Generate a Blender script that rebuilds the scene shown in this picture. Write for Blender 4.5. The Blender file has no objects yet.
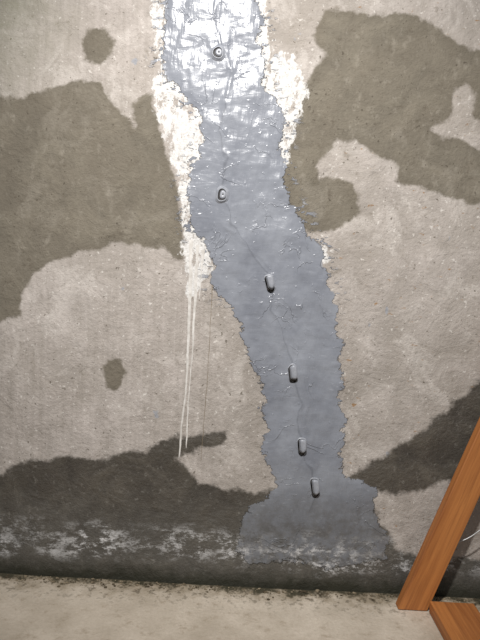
import bpy, bmesh, math, random
import numpy as np
from mathutils import Matrix, Vector
random.seed(3); np.random.seed(3)
sc=bpy.context.scene
try: sc.view_settings.view_transform='Standard'
except Exception: pass

# ---------------- camera ----------------
D=2.0; H=1.07; PITCH=math.radians(5); ROLL=math.radians(3); F=622.0
cam=bpy.data.cameras.new('camera'); co=bpy.data.objects.new('camera',cam)
sc.collection.objects.link(co); sc.camera=co
cam.sensor_fit='VERTICAL'; cam.sensor_height=36; cam.sensor_width=27; cam.lens=36*F/640
R=Matrix.Rotation(math.pi/2-PITCH,3,'X')@Matrix.Rotation(ROLL,3,'Z')
co.matrix_world=Matrix.Translation((0,-D,H))@R.to_4x4()
cam.clip_start=0.02
def ray(u,v): return R@Vector(((u-240)/F,-(v-320)/F,-1))
def W(u,v,y=0.0):      # survey point on the plane y
    r=ray(u,v); t=(y+D)/r.y
    return (r.x*t, H+r.z*t)

# ---------------- node helper ----------------
class NT:
    def __init__(s,name):
        s.m=bpy.data.materials.new(name); s.m.use_nodes=True
        s.t=s.m.node_tree; s.n=s.t.nodes; s.l=s.t.links
        s.b=s.n['Principled BSDF']
        s.tc=s.n.new('ShaderNodeTexCoord').outputs['Object']
    def set(s,sock,v):
        if isinstance(v,bpy.types.NodeSocket): s.l.new(v,sock)
        elif isinstance(v,tuple) and len(v)==3 and sock.type=='RGBA': sock.default_value=(*v,1)
        else: sock.default_value=v
    def attr(s,name):
        a=s.n.new('ShaderNodeAttribute'); a.attribute_name=name; return a.outputs['Fac']
    def math(s,op,a,b=0.0,c=0.0,clamp=False):
        n=s.n.new('ShaderNodeMath'); n.operation=op; n.use_clamp=clamp
        s.set(n.inputs[0],a); s.set(n.inputs[1],b); s.set(n.inputs[2],c); return n.outputs[0]
    def map(s,scale=(1,1,1),rot=(0,0,0),loc=(0,0,0)):
        n=s.n.new('ShaderNodeMapping'); s.l.new(s.tc,n.inputs[0])
        n.inputs['Scale'].default_value=scale; n.inputs['Rotation'].default_value=rot; n.inputs['Location'].default_value=loc
        return n.outputs[0]
    def noise(s,scale,detail=4,rough=0.55,vec=None,dist=0.0):
        n=s.n.new('ShaderNodeTexNoise'); s.l.new(vec or s.tc,n.inputs['Vector'])
        n.inputs['Scale'].default_value=scale; n.inputs['Detail'].default_value=detail
        n.inputs['Roughness'].default_value=rough; n.inputs['Distortion'].default_value=dist
        return n.outputs['Fac']
    def mr(s,v,a,b,c=0.0,d=1.0,smooth=False):
        n=s.n.new('ShaderNodeMapRange'); n.clamp=True
        if smooth: n.interpolation_type='SMOOTHSTEP'
        s.set(n.inputs[0],v)
        for i,x in enumerate((a,b,c,d)): s.set(n.inputs[i+1],x)
        return n.outputs[0]
    def mix(s,f,a,b,mode='MIX'):
        n=s.n.new('ShaderNodeMix'); n.data_type='RGBA'; n.blend_type=mode
        s.set(n.inputs[0],f); s.set(n.inputs[6],a); s.set(n.inputs[7],b); return n.outputs[2]
    def bump(s,h,dist,strength=1.0,normal=None):
        n=s.n.new('ShaderNodeBump'); n.inputs['Distance'].default_value=dist; n.inputs['Strength'].default_value=strength
        s.l.new(h,n.inputs['Height'])
        if normal: s.l.new(normal,n.inputs['Normal'])
        return n.outputs[0]
def C(r,g,b):
    f=lambda c:(c/255/12.92) if c/255<=0.04045 else ((c/255+0.055)/1.055)**2.4
    return (f(r),f(g),f(b))

# ---------------- patch outlines (traced on the wall) ----------------
paint=[(168,-40),(168,0),(165,30),(163,60),(172,85),(187,98),(202,112),(204,140),(196,162),(187,182),(189,210),(192,230),(206,242),(214,262),(211,285),(225,300),(240,320),(246,345),(252,365),(263,385),(263,410),(268,430),(262,450),(272,470),(280,487),(262,500),(245,515),(240,530),(238,550),(250,566),(290,560),(330,568),(385,558),(388,540),(375,520),(373,503),(376,488),(360,479),(345,478),(340,465),(343,440),(345,420),(337,400),(343,380),(338,360),(344,345),(335,330),(338,310),(330,290),(322,270),(322,245),(306,235),(303,218),(290,205),(285,185),(283,165),(280,140),(287,120),(275,100),(262,85),(265,60),(258,40),(262,20),(256,0),(256,-40)]
whiteL=[(166,-40),(150,0),(155,40),(158,70),(154,88),(150,108),(161,122),(166,150),(176,172),(181,190),(183,230),(184,258),(187,292),(198,290),(214,268),(240,240),(215,100),(190,60),(180,-40)]
whiteR=[(250,-40),(262,-40),(268,20),(274,55),(290,52),(303,70),(306,92),(298,120),(294,140),(286,165),(270,150),(255,100)]
whiteR2=[(316,238),(332,250),(330,264),(318,262)]
stainA=[(-120,100),(-20,97),(20,97),(50,87),(75,78),(100,82),(112,98),(125,117),(135,125),(133,105),(145,94),(154,92),(160,125),(170,160),(178,190),(184,235),(184,262),(165,250),(140,246),(115,243),(100,251),(80,252),(55,262),(32,275),(22,295),(22,315),(5,320),(-20,325),(-120,330)]
stainB=[(80,40),(88,30),(105,28),(116,40),(113,55),(100,65),(85,60)]
stainC=[(99,366),(108,360),(120,361),(127,372),(120,383),(114,392),(106,388),(104,378)]
stainD=[(325,10),(340,8),(370,15),(405,12),(425,22),(440,30),(460,45),(500,55),(620,60),(620,190),(500,195),(478,205),(455,200),(440,192),(425,190),(412,185),(395,182),(400,168),(390,160),(370,152),(355,140),(340,142),(325,155),(317,165),(320,178),(340,178),(352,185),(358,195),(360,212),(350,222),(335,230),(318,233),(300,230),(280,205),(275,175),(284,152),(290,132),(297,110),(303,90),(310,70),(325,55),(312,35),(318,20)]
holeD=[(430,130),(450,120),(455,90),(465,85),(475,95),(472,115),(482,125),(482,150),(460,140),(445,138)]
darkE=[(-120,490),(-20,480),(0,475),(15,462),(45,458),(80,455),(100,462),(120,450),(145,448),(165,436),(200,433),(225,432),(230,440),(215,447),(195,450),(180,458),(190,470),(200,482),(225,487),(250,490),(280,489),(345,479),(365,465),(385,455),(400,445),(420,430),(445,410),(465,395),(480,378),(500,370),(620,330),(620,460),(500,470),(480,476),(450,482),(425,490),(395,496),(376,490),(377,510),(388,533),(400,550),(420,557),(470,556),(620,560),(620,720),(-120,720)]
crack=[(222,-20),(214,20),(220,52),(232,70),(226,100),(219,130),(226,160),(222,196),(232,225),(252,250),(270,283),(272,310),(282,330),(288,350),(294,372),(299,395),(300,420),(303,445),(309,465),(316,488),(312,510)]
crack2=[(225,225),(240,240),(262,258),(272,275),(280,300),(290,330),(297,352),(303,372),(307,400),(306,430)]

def poly(p): return np.array([W(*q) for q in p])
# ---------------- wall grid ----------------
fx=np.arange(-0.92,0.9201,0.004); fz=np.arange(0.0,2.0001,0.004)
xs=np.concatenate([np.arange(-2.4,-0.93,0.04),fx,np.arange(0.96,2.41,0.04)])
zs=np.concatenate([[-0.05],fz,np.arange(2.04,2.5,0.04)])
X,Z=np.meshgrid(xs,zs); P=np.stack([X.ravel(),Z.ravel()],1)
def segdist(P,pts,closed=True):
    n=len(pts); d=np.full(len(P),1e9)
    for i in range(n if closed else n-1):
        a=pts[i]; b=pts[(i+1)%n]; ab=b-a
        t=np.clip(((P-a)@ab)/(ab@ab+1e-12),0,1)
        q=P-a-t[:,None]*ab
        d=np.minimum(d,q[:,0]**2+q[:,1]**2)
    return np.sqrt(d)
def sdf(P,pts):
    d=segdist(P,pts); ins=np.zeros(len(P),bool); n=len(pts)
    for i in range(n):
        x1,y1=pts[i]; x2,y2=pts[(i+1)%n]
        if y1==y2: continue
        c=((y1>P[:,1])!=(y2>P[:,1]))&(P[:,0]<(x2-x1)*(P[:,1]-y1)/(y2-y1)+x1)
        ins^=c
    return np.where(ins,-d,d)
sp=sdf(P,poly(paint))
sw=np.minimum(np.minimum(sdf(P,poly(whiteL)),sdf(P,poly(whiteR))),sdf(P,poly(whiteR2)))
sdD=np.maximum(sdf(P,poly(stainD)),-sdf(P,poly(holeD)))
ss=np.minimum.reduce([sdf(P,poly(stainA)),sdf(P,poly(stainB)),sdf(P,poly(stainC)),sdD])
se=sdf(P,poly(darkE))
def vnoise(P,cell,seed):
    rs=np.random.RandomState(seed); g=rs.rand(512,512)
    q=P/cell+100; i=np.floor(q).astype(int); f=q-i; f=f*f*(3-2*f); i%=511
    a=g[i[:,0],i[:,1]];b=g[i[:,0]+1,i[:,1]];c=g[i[:,0],i[:,1]+1];d=g[i[:,0]+1,i[:,1]+1]
    return (a*(1-f[:,0])+b*f[:,0])*(1-f[:,1])+(c*(1-f[:,0])+d*f[:,0])*f[:,1]
PW=P+0.02*np.stack([vnoise(P,0.03,11)-.5,vnoise(P,0.03,12)-.5],1)
sk=np.minimum(segdist(PW,poly(crack),False),segdist(PW,poly(crack2),False)+0.002)
relief=(vnoise(P,0.35,1)-.5)*0.010+(vnoise(P,0.09,2)-.5)*0.004
wob=(vnoise(P,0.03,5)-.5)*0.02
pm=np.clip(0.5-(sp+wob)/0.02,0,1)
relief+=pm*(0.0018+(vnoise(P,0.06,6)-.5)*0.0034+(vnoise(P*np.array([1,0.6]),0.022,7)-.5)*0.0012)
relief+=pm*0.0018*np.exp(-(sk/0.007)**2)*(0.3+vnoise(P,0.05,13))
verts=np.stack([X.ravel(),-relief,Z.ravel()],1)
nx,nz=len(xs),len(zs)
idx=np.arange(nx*nz).reshape(nz,nx)
quads=np.stack([idx[:-1,:-1],idx[:-1,1:],idx[1:,1:],idx[1:,:-1]],-1).reshape(-1,4)
me=bpy.data.meshes.new('wall_back')
me.vertices.add(len(verts)); me.vertices.foreach_set('co',verts.ravel().astype(np.float32))
me.loops.add(quads.size); me.loops.foreach_set('vertex_index',quads.ravel().astype(np.int32))
me.polygons.add(len(quads)); me.polygons.foreach_set('loop_start',np.arange(0,quads.size,4,dtype=np.int32))
me.polygons.foreach_set('loop_total',np.full(len(quads),4,dtype=np.int32))
me.update(); me.validate(); me.polygons.foreach_set('use_smooth',np.ones(len(quads),bool))
for nm,a in (('sp',sp),('sw',sw),('ss',ss),('se',se),('sk',sk)):
    at=me.attributes.new(nm,'FLOAT','POINT'); at.data.foreach_set('value',a.astype(np.float32))
wall=bpy.data.objects.new('wall_back',me); sc.collection.objects.link(wall)

# ---------------- wall material ----------------
m=NT('basement_wall')
edgeA=m.noise(17,7,0.6); edgeB=m.noise(75,4,0.6)
def nsum(*terms):
    r=None
    for (t,a) in terms:
        v=m.math('MULTIPLY',m.math('SUBTRACT',t,0.5),a); r=v if r is None else m.math('ADD',r,v)
    return r
def mask(sd,ampA,ampB,w,offs=0.0,ea=edgeA,eb=edgeB):
    s=m.math('ADD',m.math('ADD',m.attr(sd),nsum((ea,ampA),(eb,ampB))),offs)
    return m.mr(s,-w,w,1.0,0.0,True)
big=m.mr(m.noise(2.4,4,0.6),0.32,0.68); mid=m.mr(m.noise(9,6,0.6,None,0.6),0.32,0.68); mid2=m.mr(m.noise(4.2,7,0.66,m.map(loc=(7,3,1)),0.5),0.38,0.62)
fine=m.mr(m.noise(80,4,0.65),0.3,0.7); grit=m.mr(m.noise(300,2,0.5),0.3,0.7)
streak=m.mr(m.noise(1,5,0.65,m.map((70,1,4))),0.34,0.68)
sep=m.n.new('ShaderNodeSeparateXYZ'); m.l.new(m.tc,sep.inputs[0])
lf=m.math('MULTIPLY',m.mr(sep.outputs[0],0.0,-0.12),m.mr(big,0.0,0.6,0.3,1.0))
col=m.mix(mid,C(142,135,127),C(182,174,167))
col=m.mix(m.math('MULTIPLY',big,0.4),col,C(174,165,159))
col=m.mix(m.math('MULTIPLY',mid2,0.65),col,C(146,138,129))
chalk=m.mr(m.noise(6,8,0.7,m.map(loc=(11,2,3)),0.8),0.53,0.62,0,0.45)
col=m.mix(chalk,col,C(200,193,186))
col=m.mix(m.math('MULTIPLY',m.math('MULTIPLY',streak,lf),0.28),col,C(208,198,192))
col=m.mix(m.math('MULTIPLY',fine,0.25),col,C(124,116,108))
col=m.mix(m.mr(m.noise(70,3,0.6),0.62,0.69,0,0.55),col,C(214,209,202))
col=m.mix(m.mr(m.noise(22,8,0.78,m.map(loc=(8,8,8))),0.57,0.68,0,0.6),col,C(108,99,86))
col=m.mix(m.mr(m.noise(85,2,0.5,m.map(loc=(1,8,2))),0.68,0.73,0,0.75),col,C(82,74,62))
tl=m.math('MULTIPLY',m.mr(sep.outputs[0],-0.50,-0.75),m.mr(sep.outputs[2],1.45,1.8))
col=m.mix(m.math('MULTIPLY',tl,m.mr(mid2,0,1,0.2,0.6)),col,C(120,120,100))
rust=m.math('MULTIPLY',m.mr(m.noise(24,5,0.6,m.map((1,1,2.2),loc=(4,2,7))),0.64,0.70),m.mr(sep.outputs[0],0.2,0.35))
col=m.mix(m.math('MULTIPLY',rust,0.8),col,C(132,94,46))
dab=m.mr(m.noise(9,3,0.5,m.map((1.3,1,0.9),loc=(1.3,0,5.1))),0.70,0.72)
col=m.mix(m.math('MULTIPLY',dab,0.6),col,C(136,142,152))
# damp stains
sA=m.math('ADD',m.attr('ss'),nsum((edgeA,0.06),(edgeB,0.010)))
ms=m.mr(sA,-0.009,0.005,1.0,0.0,True)
damp=m.mix(mid,C(98,92,81),C(126,119,105)); damp=m.mix(m.math('MULTIPLY',mid2,0.7),damp,C(118,110,97))
damp=m.mix(m.math('MULTIPLY',big,0.5),damp,C(92,85,73))
damp=m.mix(m.math('MULTIPLY',chalk,0.6),damp,C(146,139,127))
damp=m.mix(m.math('MULTIPLY',fine,0.25),damp,C(82,75,64))
damp=m.mix(m.mr(m.noise(26,7,0.74,m.map((1,1,0.7),loc=(3,0,1))),0.55,0.68,0,0.4),damp,C(154,147,135))
damp=m.mix(m.mr(m.noise(18,8,0.78,m.map(loc=(5,5,5))),0.56,0.67,0,0.55),damp,C(72,63,50))
damp=m.mix(m.mr(m.noise(85,2,0.5,m.map(loc=(1,8,2))),0.67,0.72,0,0.6),damp,C(58,50,40))
damp=m.mix(m.mr(sA,-0.04,0.0,0.0,0.3),damp,C(88,81,69))
col=m.mix(m.math('MULTIPLY',ms,0.97),col,damp)
sE=m.math('ADD',m.attr('se'),nsum((edgeA,0.09),(edgeB,0.014)))
md=m.mr(sE,-0.014,0.008,1.0,0.0,True)
dk=m.mix(mid,C(60,55,49),C(90,84,75)); dk=m.mix(m.math('MULTIPLY',mid2,0.6),dk,C(68,63,56)); dk=m.mix(m.math('MULTIPLY',fine,0.3),dk,C(46,42,37))
dk=m.mix(m.math('MULTIPLY',chalk,0.6),dk,C(110,104,94))
low=m.mr(m.math('ADD',sep.outputs[2],nsum((edgeA,0.3))),0.32,0.16)
dk=m.mix(m.math('MULTIPLY',low,0.4),dk,C(100,98,93))
dk=m.mix(m.mr(m.noise(50,6,0.75),0.57,0.69,0,0.5),dk,C(136,132,125))
zz=m.math('ADD',sep.outputs[2],nsum((m.noise(5,4),0.12)))
ef=m.math('MULTIPLY',m.mr(m.noise(14,10,0.84,m.map((0.7,1,1.4))),0.50,0.57),m.math('MULTIPLY',m.mr(zz,0.06,0.10),m.mr(zz,0.21,0.15)))
ef=m.math('MULTIPLY',ef,m.mr(m.noise(3.2,2,0.5,m.map(loc=(0.4,0,2))),0.42,0.55,0.35,1))
dk=m.mix(m.math('MULTIPLY',ef,0.9),dk,C(222,221,221))
col=m.mix(md,col,dk)
# whitewash around the crack repair
mw=mask('sw',0.10,0.035,0.004)
mw=m.math('MULTIPLY',mw,m.mr(m.noise(34,8,0.78,m.map((1,1,0.5),loc=(2,2,2))),0.43,0.48))
col=m.mix(m.math('MULTIPLY',mw,0.95),col,m.mix(fine,C(222,220,217),C(188,185,181)))
# grey epoxy coating
bn=m.noise(24,7,0.62,m.map((1,1,1.4)))
bn2=m.noise(90,3,0.55,m.map((1,1,0.8)))
mp=mask('sp',0.085,0.022,0.002,-0.001,bn,bn2)
sf=m.math('MULTIPLY',m.mr(m.noise(38,4,0.6,m.map((0.8,1,1.7),loc=(3,3,3))),0.58,0.60),m.mr(m.attr('sp'),0.06,0.02,0,1))
mp=m.math('MAXIMUM',mp,m.math('MULTIPLY',sf,m.mr(sep.outputs[2],0.9,1.05)))
pcol=m.mix(m.mr(m.noise(7,5,0.6),0.35,0.65),C(118,121,129),C(138,141,148))
pcol=m.mix(m.mr(sep.outputs[2],0.42,0.25,0,0.6),pcol,C(98,99,101))
pcol=m.mix(m.math('MULTIPLY',fine,0.08),pcol,C(86,88,95))
pcol=m.mix(m.mr(m.noise(30,5,0.7,m.map((1,1,3),loc=(5,1,0))),0.60,0.70,0,0.35),pcol,C(170,172,178))
pcol=m.mix(m.math('MULTIPLY',m.mr(m.attr('sk'),0.004,0.001),0.35),pcol,C(76,78,84))
thin=m.math('MULTIPLY',m.mr(sep.outputs[2],0.36,0.12),m.mr(m.noise(22,8,0.75,m.map(loc=(9,9,9))),0.42,0.58,0,0.85))
mpc=m.math('MULTIPLY',mp,m.math('SUBTRACT',1.0,thin))
col=m.mix(mpc,col,pcol)
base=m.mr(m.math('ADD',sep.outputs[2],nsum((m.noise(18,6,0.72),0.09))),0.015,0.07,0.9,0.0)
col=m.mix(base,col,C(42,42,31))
m.l.new(col,m.b.inputs['Base Color'])
pr=m.mr(m.noise(14,5,0.65,m.map(loc=(4,4,4))),0.35,0.65,0.17,0.33)
wet=m.math('MULTIPLY',md,m.mr(mid,0,1,0.15,0.40))
rough=m.math('SUBTRACT',0.88,wet)
rm=m.n.new('ShaderNodeMix'); rm.data_type='FLOAT'; m.l.new(mpc,rm.inputs[0]); m.l.new(rough,rm.inputs[2]); m.l.new(pr,rm.inputs[3])
m.l.new(rm.outputs[0],m.b.inputs['Roughness'])
m.b.inputs['Specular IOR Level'].default_value=0.4
ch=m.math('ADD',m.math('MULTIPLY',fine,0.8),m.math('ADD',m.math('MULTIPLY',grit,0.25),m.math('MULTIPLY',mid,2.4)))
wr=m.noise(9,4,0.5,m.map((1,1,1.2),(0,0.6,0)),1.0)
ridge=m.mr(m.math('ABSOLUTE',m.math('SUBTRACT',wr,0.5)),0,0.022,1,0,True)
ridge=m.math('MULTIPLY',ridge,m.mr(m.noise(9,3,0.5,m.map(loc=(6,1,6))),0.50,0.6))
drag=m.noise(1,4,0.55,m.map((34,1,9),(0,-0.25,0)))
trow=m.noise(1,3,0.5,m.map((14,1,40),(0,0.35,0)),0.6)
ph=m.math('ADD',m.math('MULTIPLY',ridge,0.9),m.math('ADD',m.math('MULTIPLY',m.noise(12,2,0.5),6.0),m.math('MULTIPLY',drag,1.8)))
ph=m.math('ADD',ph,m.math('MULTIPLY',trow,0.9))
ph=m.math('ADD',ph,m.math('MULTIPLY',m.mr(m.noise(50,2,0.5),0.66,0.76),0.6))
n=m.n.new('ShaderNodeMix'); n.data_type='FLOAT'; m.l.new(mp,n.inputs[0]); m.l.new(ch,n.inputs[2]); m.l.new(ph,n.inputs[3])
m.l.new(m.bump(n.outputs[0],0.0016,1.0),m.b.inputs['Normal'])
me.materials.append(m.m)

# ---------------- floor ----------------
def obj_from_bm(bm,name,mats,smooth=False):
    mm=bpy.data.meshes.new(name); bm.to_mesh(mm); bm.free()
    for x in mats: mm.materials.append(x)
    if smooth: mm.polygons.foreach_set('use_smooth',[True]*len(mm.polygons))
    o=bpy.data.objects.new(name,mm); sc.collection.objects.link(o); return o
bm=bmesh.new()
bmesh.ops.create_grid(bm,x_segments=240,y_segments=200,size=1)
for v in bm.verts: v.co=(v.co.x*2.4,-2.0+v.co.y*2.01,0)
fl=obj_from_bm(bm,'floor',[],True)
a=np.zeros(len(fl.data.vertices)*3,np.float32); fl.data.vertices.foreach_get('co',a); a=a.reshape(-1,3)
a[:,2]=(vnoise(a[:,:2],0.2,8)-.5)*0.004
fl.data.vertices.foreach_set('co',a.ravel())
f=NT('concrete_floor')
s2=f.n.new('ShaderNodeSeparateXYZ'); f.l.new(f.tc,s2.inputs[0])
c=f.mix(f.mr(f.noise(5,7,0.65),0.32,0.68),C(176,164,147),C(212,200,184))
c=f.mix(f.mr(f.noise(90,5,0.7),0.35,0.7,0,0.3),c,C(146,131,110))
c=f.mix(f.mr(f.noise(22,7,0.74,f.map(loc=(2,4,0))),0.54,0.66,0,0.45),c,C(136,118,94))
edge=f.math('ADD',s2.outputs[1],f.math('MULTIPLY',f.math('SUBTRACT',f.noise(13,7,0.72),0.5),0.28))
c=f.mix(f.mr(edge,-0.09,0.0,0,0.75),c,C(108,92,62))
sp_=f.math('MULTIPLY',f.mr(f.noise(40,6,0.74),0.53,0.59),f.mr(s2.outputs[1],-0.18,-0.03))
c=f.mix(f.math('MULTIPLY',sp_,0.8),c,C(66,56,34))
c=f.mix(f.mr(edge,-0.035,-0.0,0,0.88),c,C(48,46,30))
f.l.new(c,f.b.inputs['Base Color']); f.b.inputs['Roughness'].default_value=0.8
f.l.new(f.bump(f.noise(80,5,0.7),0.003,0.7),f.b.inputs['Normal'])
fl.data.materials.append(f.m)

cm=NT('crumbled_mortar'); cm.l.new(cm.mix(cm.mr(cm.noise(30,3),0.4,0.6),C(70,60,44),C(140,126,104)),cm.b.inputs['Base Color']); cm.b.inputs['Roughness'].default_value=0.9
bm=bmesh.new()
for i in range(520):
    x=random.uniform(-1.3,1.2); r=random.uniform(0.0012,0.0045)*(1.5 if random.random()<.1 else 1)
    y=-0.006-abs(random.gauss(0,0.02))
    ret=bmesh.ops.create_icosphere(bm,subdivisions=1,radius=r,matrix=Matrix.Translation((x,y,r*0.4))@Matrix.Diagonal((random.uniform(.8,1.6),1,0.7,1)))
    for v in ret['verts']: v.co+=Vector([random.uniform(-1,1)*r*0.25 for _ in range(3)])
obj_from_bm(bm,'mortar_crumbs',[cm.m])

# ---------------- injection ports ----------------
pp=NT('painted_port'); pp.l.new(pp.mix(pp.mr(pp.noise(60,4),0.3,0.7),C(126,129,136),C(156,158,164)),pp.b.inputs['Base Color'])
pp.b.inputs['Roughness'].default_value=0.35; pp.l.new(pp.bump(pp.noise(90,4),0.001,0.6),pp.b.inputs['Normal'])
hole_shadow=NT('port_bore_and_shadow'); hole_shadow.l.new(hole_shadow.mix(hole_shadow.noise(50),C(34,32,32),C(54,52,52)),hole_shadow.b.inputs['Base Color'])  # dark colour for disc holes and for the shadow painted beside the tabs
def wall_y(x,z):
    i=np.argmin((P[:,0]-x)**2+(P[:,1]-z)**2); return -relief[i]
def port(u,v,half_w,half_l,tilt,prof):
    N=40; bm=bmesh.new(); rings=[]
    for (s,h,mt,dx,dz) in prof:
        ring=[]
        for k in range(N):
            a=2*math.pi*k/N
            x=math.cos(a)*half_w*s; z=math.sin(a)*half_w*s+(1 if math.sin(a)>0 else -1)*(half_l-half_w)*min(s,1)
            wv=1+0.04*math.sin(3*a+u)
            ring.append(bm.verts.new((x*wv+dx,-h,z*wv+dz)))
        rings.append((ring,mt))
    for (r0,_),(r1,mt) in zip(rings,rings[1:]):
        for k in range(N):
            fc=bm.faces.new((r0[k],r0[(k+1)%N],r1[(k+1)%N],r1[k])); fc.material_index=mt
    fc=bm.faces.new(rings[-1][0]); fc.material_index=rings[-1][1]
    bmesh.ops.recalc_face_normals(bm,faces=bm.faces)
    o=obj_from_bm(bm,'injection_port',[pp.m,hole_shadow.m],True)
    x,z=W(u,v); o.location=(x,wall_y(x,z)+0.0005,z); o.rotation_euler=(0,tilt,0)
disc=[(1.4,0,0,0,0),(1.3,.002,0,0,0),(1.05,.004,0,0,0),(1.0,.006,0,0,0),(0.9,.007,0,0,0),(0.84,.006,0,0,0),(0.80,.003,1,0.001,-0.001),(0.62,.003,1,0.003,0.001),(0.58,.007,0,0.003,0.001),(0.40,.008,0,0.003,0.001),(0.12,.008,0,0.003,0.001),(0.08,.007,1,0.003,0.001)]
tab=[(1.30,0,0,0,0),(1.15,.002,0,0,0),(1.06,.003,0,-0.001,-0.001),(1.02,.003,1,-0.002,-0.003),(0.86,.003,1,0.001,0.002),(0.84,.011,0,0.002,0.004),(0.78,.016,0,0.003,0.005),(0.62,.018,0,0.003,0.005),(0.40,.0175,0,0.003,0.005),(0.15,.017,0,0.003,0.005)]  # dark crescent at lower left is the tab's shadow, put in as colour
port(218,53,0.0170,0.0185,0,disc)
port(222,195,0.0155,0.022,math.radians(5),disc)
for (u,v,t,l) in ((270,283,-16,.027),(293,373,-10,.028),(302,446,-6,.027),(315,487,-10,.031)):
    port(u,v,0.0118,l,math.radians(t),tab)

# ---------------- drips on wall ----------------
def ribbon(bm,pts,w0,w1,h):
    q=[]
    for (a,b) in zip(pts,pts[1:]):
        for k in range(12):
            t=k/12; q.append((a[0]+(b[0]-a[0])*t,a[1]+(b[1]-a[1])*t))
    q.append(pts[-1]); n=len(q); prev=None; ww=1; off=0
    for i,(u,v) in enumerate(q):
        x,z=W(u,v); t=i/(n-1); ww=ww*0.7+0.3*random.uniform(0.5,1.6); off=off*0.85+random.gauss(0,0.0006)
        w=(w0+(w1-w0)*min(1,t*1.6)**0.6)*ww; x+=off
        if i==n-1: w*=0.3
        y=wall_y(x,z)
        r=[bm.verts.new((x+w*math.cos(a),y+0.0012-h*math.sin(a),z)) for a in (math.pi,math.pi*.75,math.pi/2,math.pi*.25,0)]
        if prev:
            for k in range(4): bm.faces.new((prev[k],prev[k+1],r[k+1],r[k]))
        prev=r
wp=NT('white_paint_run'); wp.l.new(wp.mix(wp.mr(wp.noise(50,5),0.35,0.65),C(182,177,170),C(212,208,203)),wp.b.inputs['Base Color']); wp.b.inputs['Roughness'].default_value=0.6
bm=bmesh.new()
ribbon(bm,[(191,240),(190,290),(188,340),(186,385),(182,425),(180,458)],0.010,0.0036,0.0018)
ribbon(bm,[(197,245),(194,310),(192,355),(189,400),(186,448)],0.009,0.0030,0.0016)
ribbon(bm,[(203,250),(201,275),(199,300)],0.008,0.0016,0.0018)
obj_from_bm(bm,'paint_drips',[wp.m],True)
rp=NT('rusty_run'); rp.l.new(rp.mix(rp.noise(60),C(100,88,72),C(130,116,96)),rp.b.inputs['Base Color'])
bm=bmesh.new()
ribbon(bm,[(212,285),(210,330),(207,380),(204,420),(201,462)],0.0018,0.0014,0.0015)
obj_from_bm(bm,'rust_streak',[rp.m],True)

# ---------------- timber ----------------
wd=NT('pine_lumber')
g=wd.noise(1,5,0.6,wd.map((26,26,1.6)),0.8); g2=wd.noise(1,4,0.6,wd.map((180,180,4)))
cc=wd.mix(wd.mr(g,0.35,0.65),C(142,84,40),C(182,118,62)); cc=wd.mix(wd.mr(g2,0.5,0.7,0,0.4),cc,C(104,58,26))
kn=wd.mr(wd.noise(7,2,0.4,wd.map((1,1,0.6),loc=(2,5,1))),0.68,0.76)
cc=wd.mix(wd.math('MULTIPLY',kn,0.7),cc,C(78,42,20))
wd.l.new(cc,wd.b.inputs['Base Color']); wd.b.inputs['Roughness'].default_value=0.6
wd.l.new(wd.bump(g2,0.0008,0.6),wd.b.inputs['Normal'])
frame=bpy.data.objects.new('lumber_frame',None); sc.collection.objects.link(frame)
def board(name,pts_front,y0,y1):
    bm=bmesh.new()
    fr=[bm.verts.new((x,y0,z)) for x,z in pts_front]; bk=[bm.verts.new((x,y1,z)) for x,z in pts_front]
    bm.faces.new(fr); bm.faces.new(bk[::-1]); n=len(fr)
    for k in range(n): bm.faces.new((fr[k],bk[k],bk[(k+1)%n],fr[(k+1)%n]))
    bmesh.ops.recalc_face_normals(bm,faces=bm.faces)
    bmesh.ops.bevel(bm,geom=bm.edges[:],offset=0.003,segments=2,affect='EDGES',profile=0.5)
    return bm
yb=-0.10
x0,z0=W(398,609,yb); x1,z1=W(480,428,yb)
dx,dz=x1-x0,z1-z0; ang=math.atan2(dx,dz)
wb=0.089; Lb=1.15
ca,sa=math.cos(ang),math.sin(ang)
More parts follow.
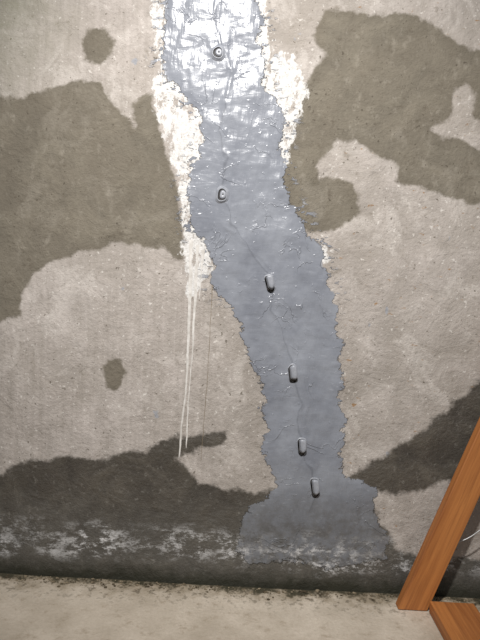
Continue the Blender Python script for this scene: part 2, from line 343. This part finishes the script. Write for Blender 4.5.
pts=[(0,0),(wb,wb*math.tan(ang)),(wb,Lb),(0,Lb)]
bm=board('brace',pts,-0.019,0.019)
br=obj_from_bm(bm,'brace',[wd.m]); br.rotation_euler=(0,ang,0); br.location=(x0,yb+0.019,0.003); br.parent=frame
xe=x0+wb/ca
bm=board('plate',[(-0.07,-0.019),(0.07,-0.019),(0.07,0.019),(-0.07,0.019)],0,1)
for v in bm.verts: v.co=Vector((v.co.x,v.co.z,v.co.y*0.8))
pl=obj_from_bm(bm,'floor_plate',[wd.m]); pl.parent=frame
pl.rotation_euler=(math.pi/2,0,0); pl.location=(xe+0.073,yb-0.005,0.022)
wm=NT('galvanised_wire'); wm.l.new(wm.mix(wm.noise(40),C(150,150,150),C(190,190,190)),wm.b.inputs['Base Color']); wm.b.inputs['Metallic'].default_value=0.6; wm.b.inputs['Roughness'].default_value=0.4
cu=bpy.data.curves.new('tie_wire','CURVE'); cu.dimensions='3D'; cu.bevel_depth=0.002; cu.bevel_resolution=3
s=cu.splines.new('BEZIER'); wpts=[W(452,549,yb),W(470,543,yb),W(492,530,yb),W(530,526,yb)]
s.bezier_points.add(3)
for b,(x,z) in zip(s.bezier_points,wpts):
    b.co=(x,yb+0.03,z); b.handle_left_type=b.handle_right_type='AUTO'
cu.materials.append(wm.m)
wo=bpy.data.objects.new('tie_wire',cu); sc.collection.objects.link(wo); wo.parent=frame

# ---------------- lights ----------------
hx,hz=W(222,4)
kl=bpy.data.lights.new('work_light','SPOT'); kl.energy=430; kl.spot_size=math.radians(68); kl.spot_blend=1.0; kl.shadow_soft_size=0.06; kl.color=(1,0.98,0.955)
o=bpy.data.objects.new('work_light',kl); sc.collection.objects.link(o); o.location=(hx*2,-2.0,H+(hz-H)*2)
o.rotation_euler=(Vector((0.03,0,1.16))-o.location).to_track_quat('-Z','Y').to_euler()
w=bpy.data.worlds.new('world'); sc.world=w; w.use_nodes=True
w.node_tree.nodes['Background'].inputs[0].default_value=(0.97,0.98,1,1); w.node_tree.nodes['Background'].inputs[1].default_value=0.24
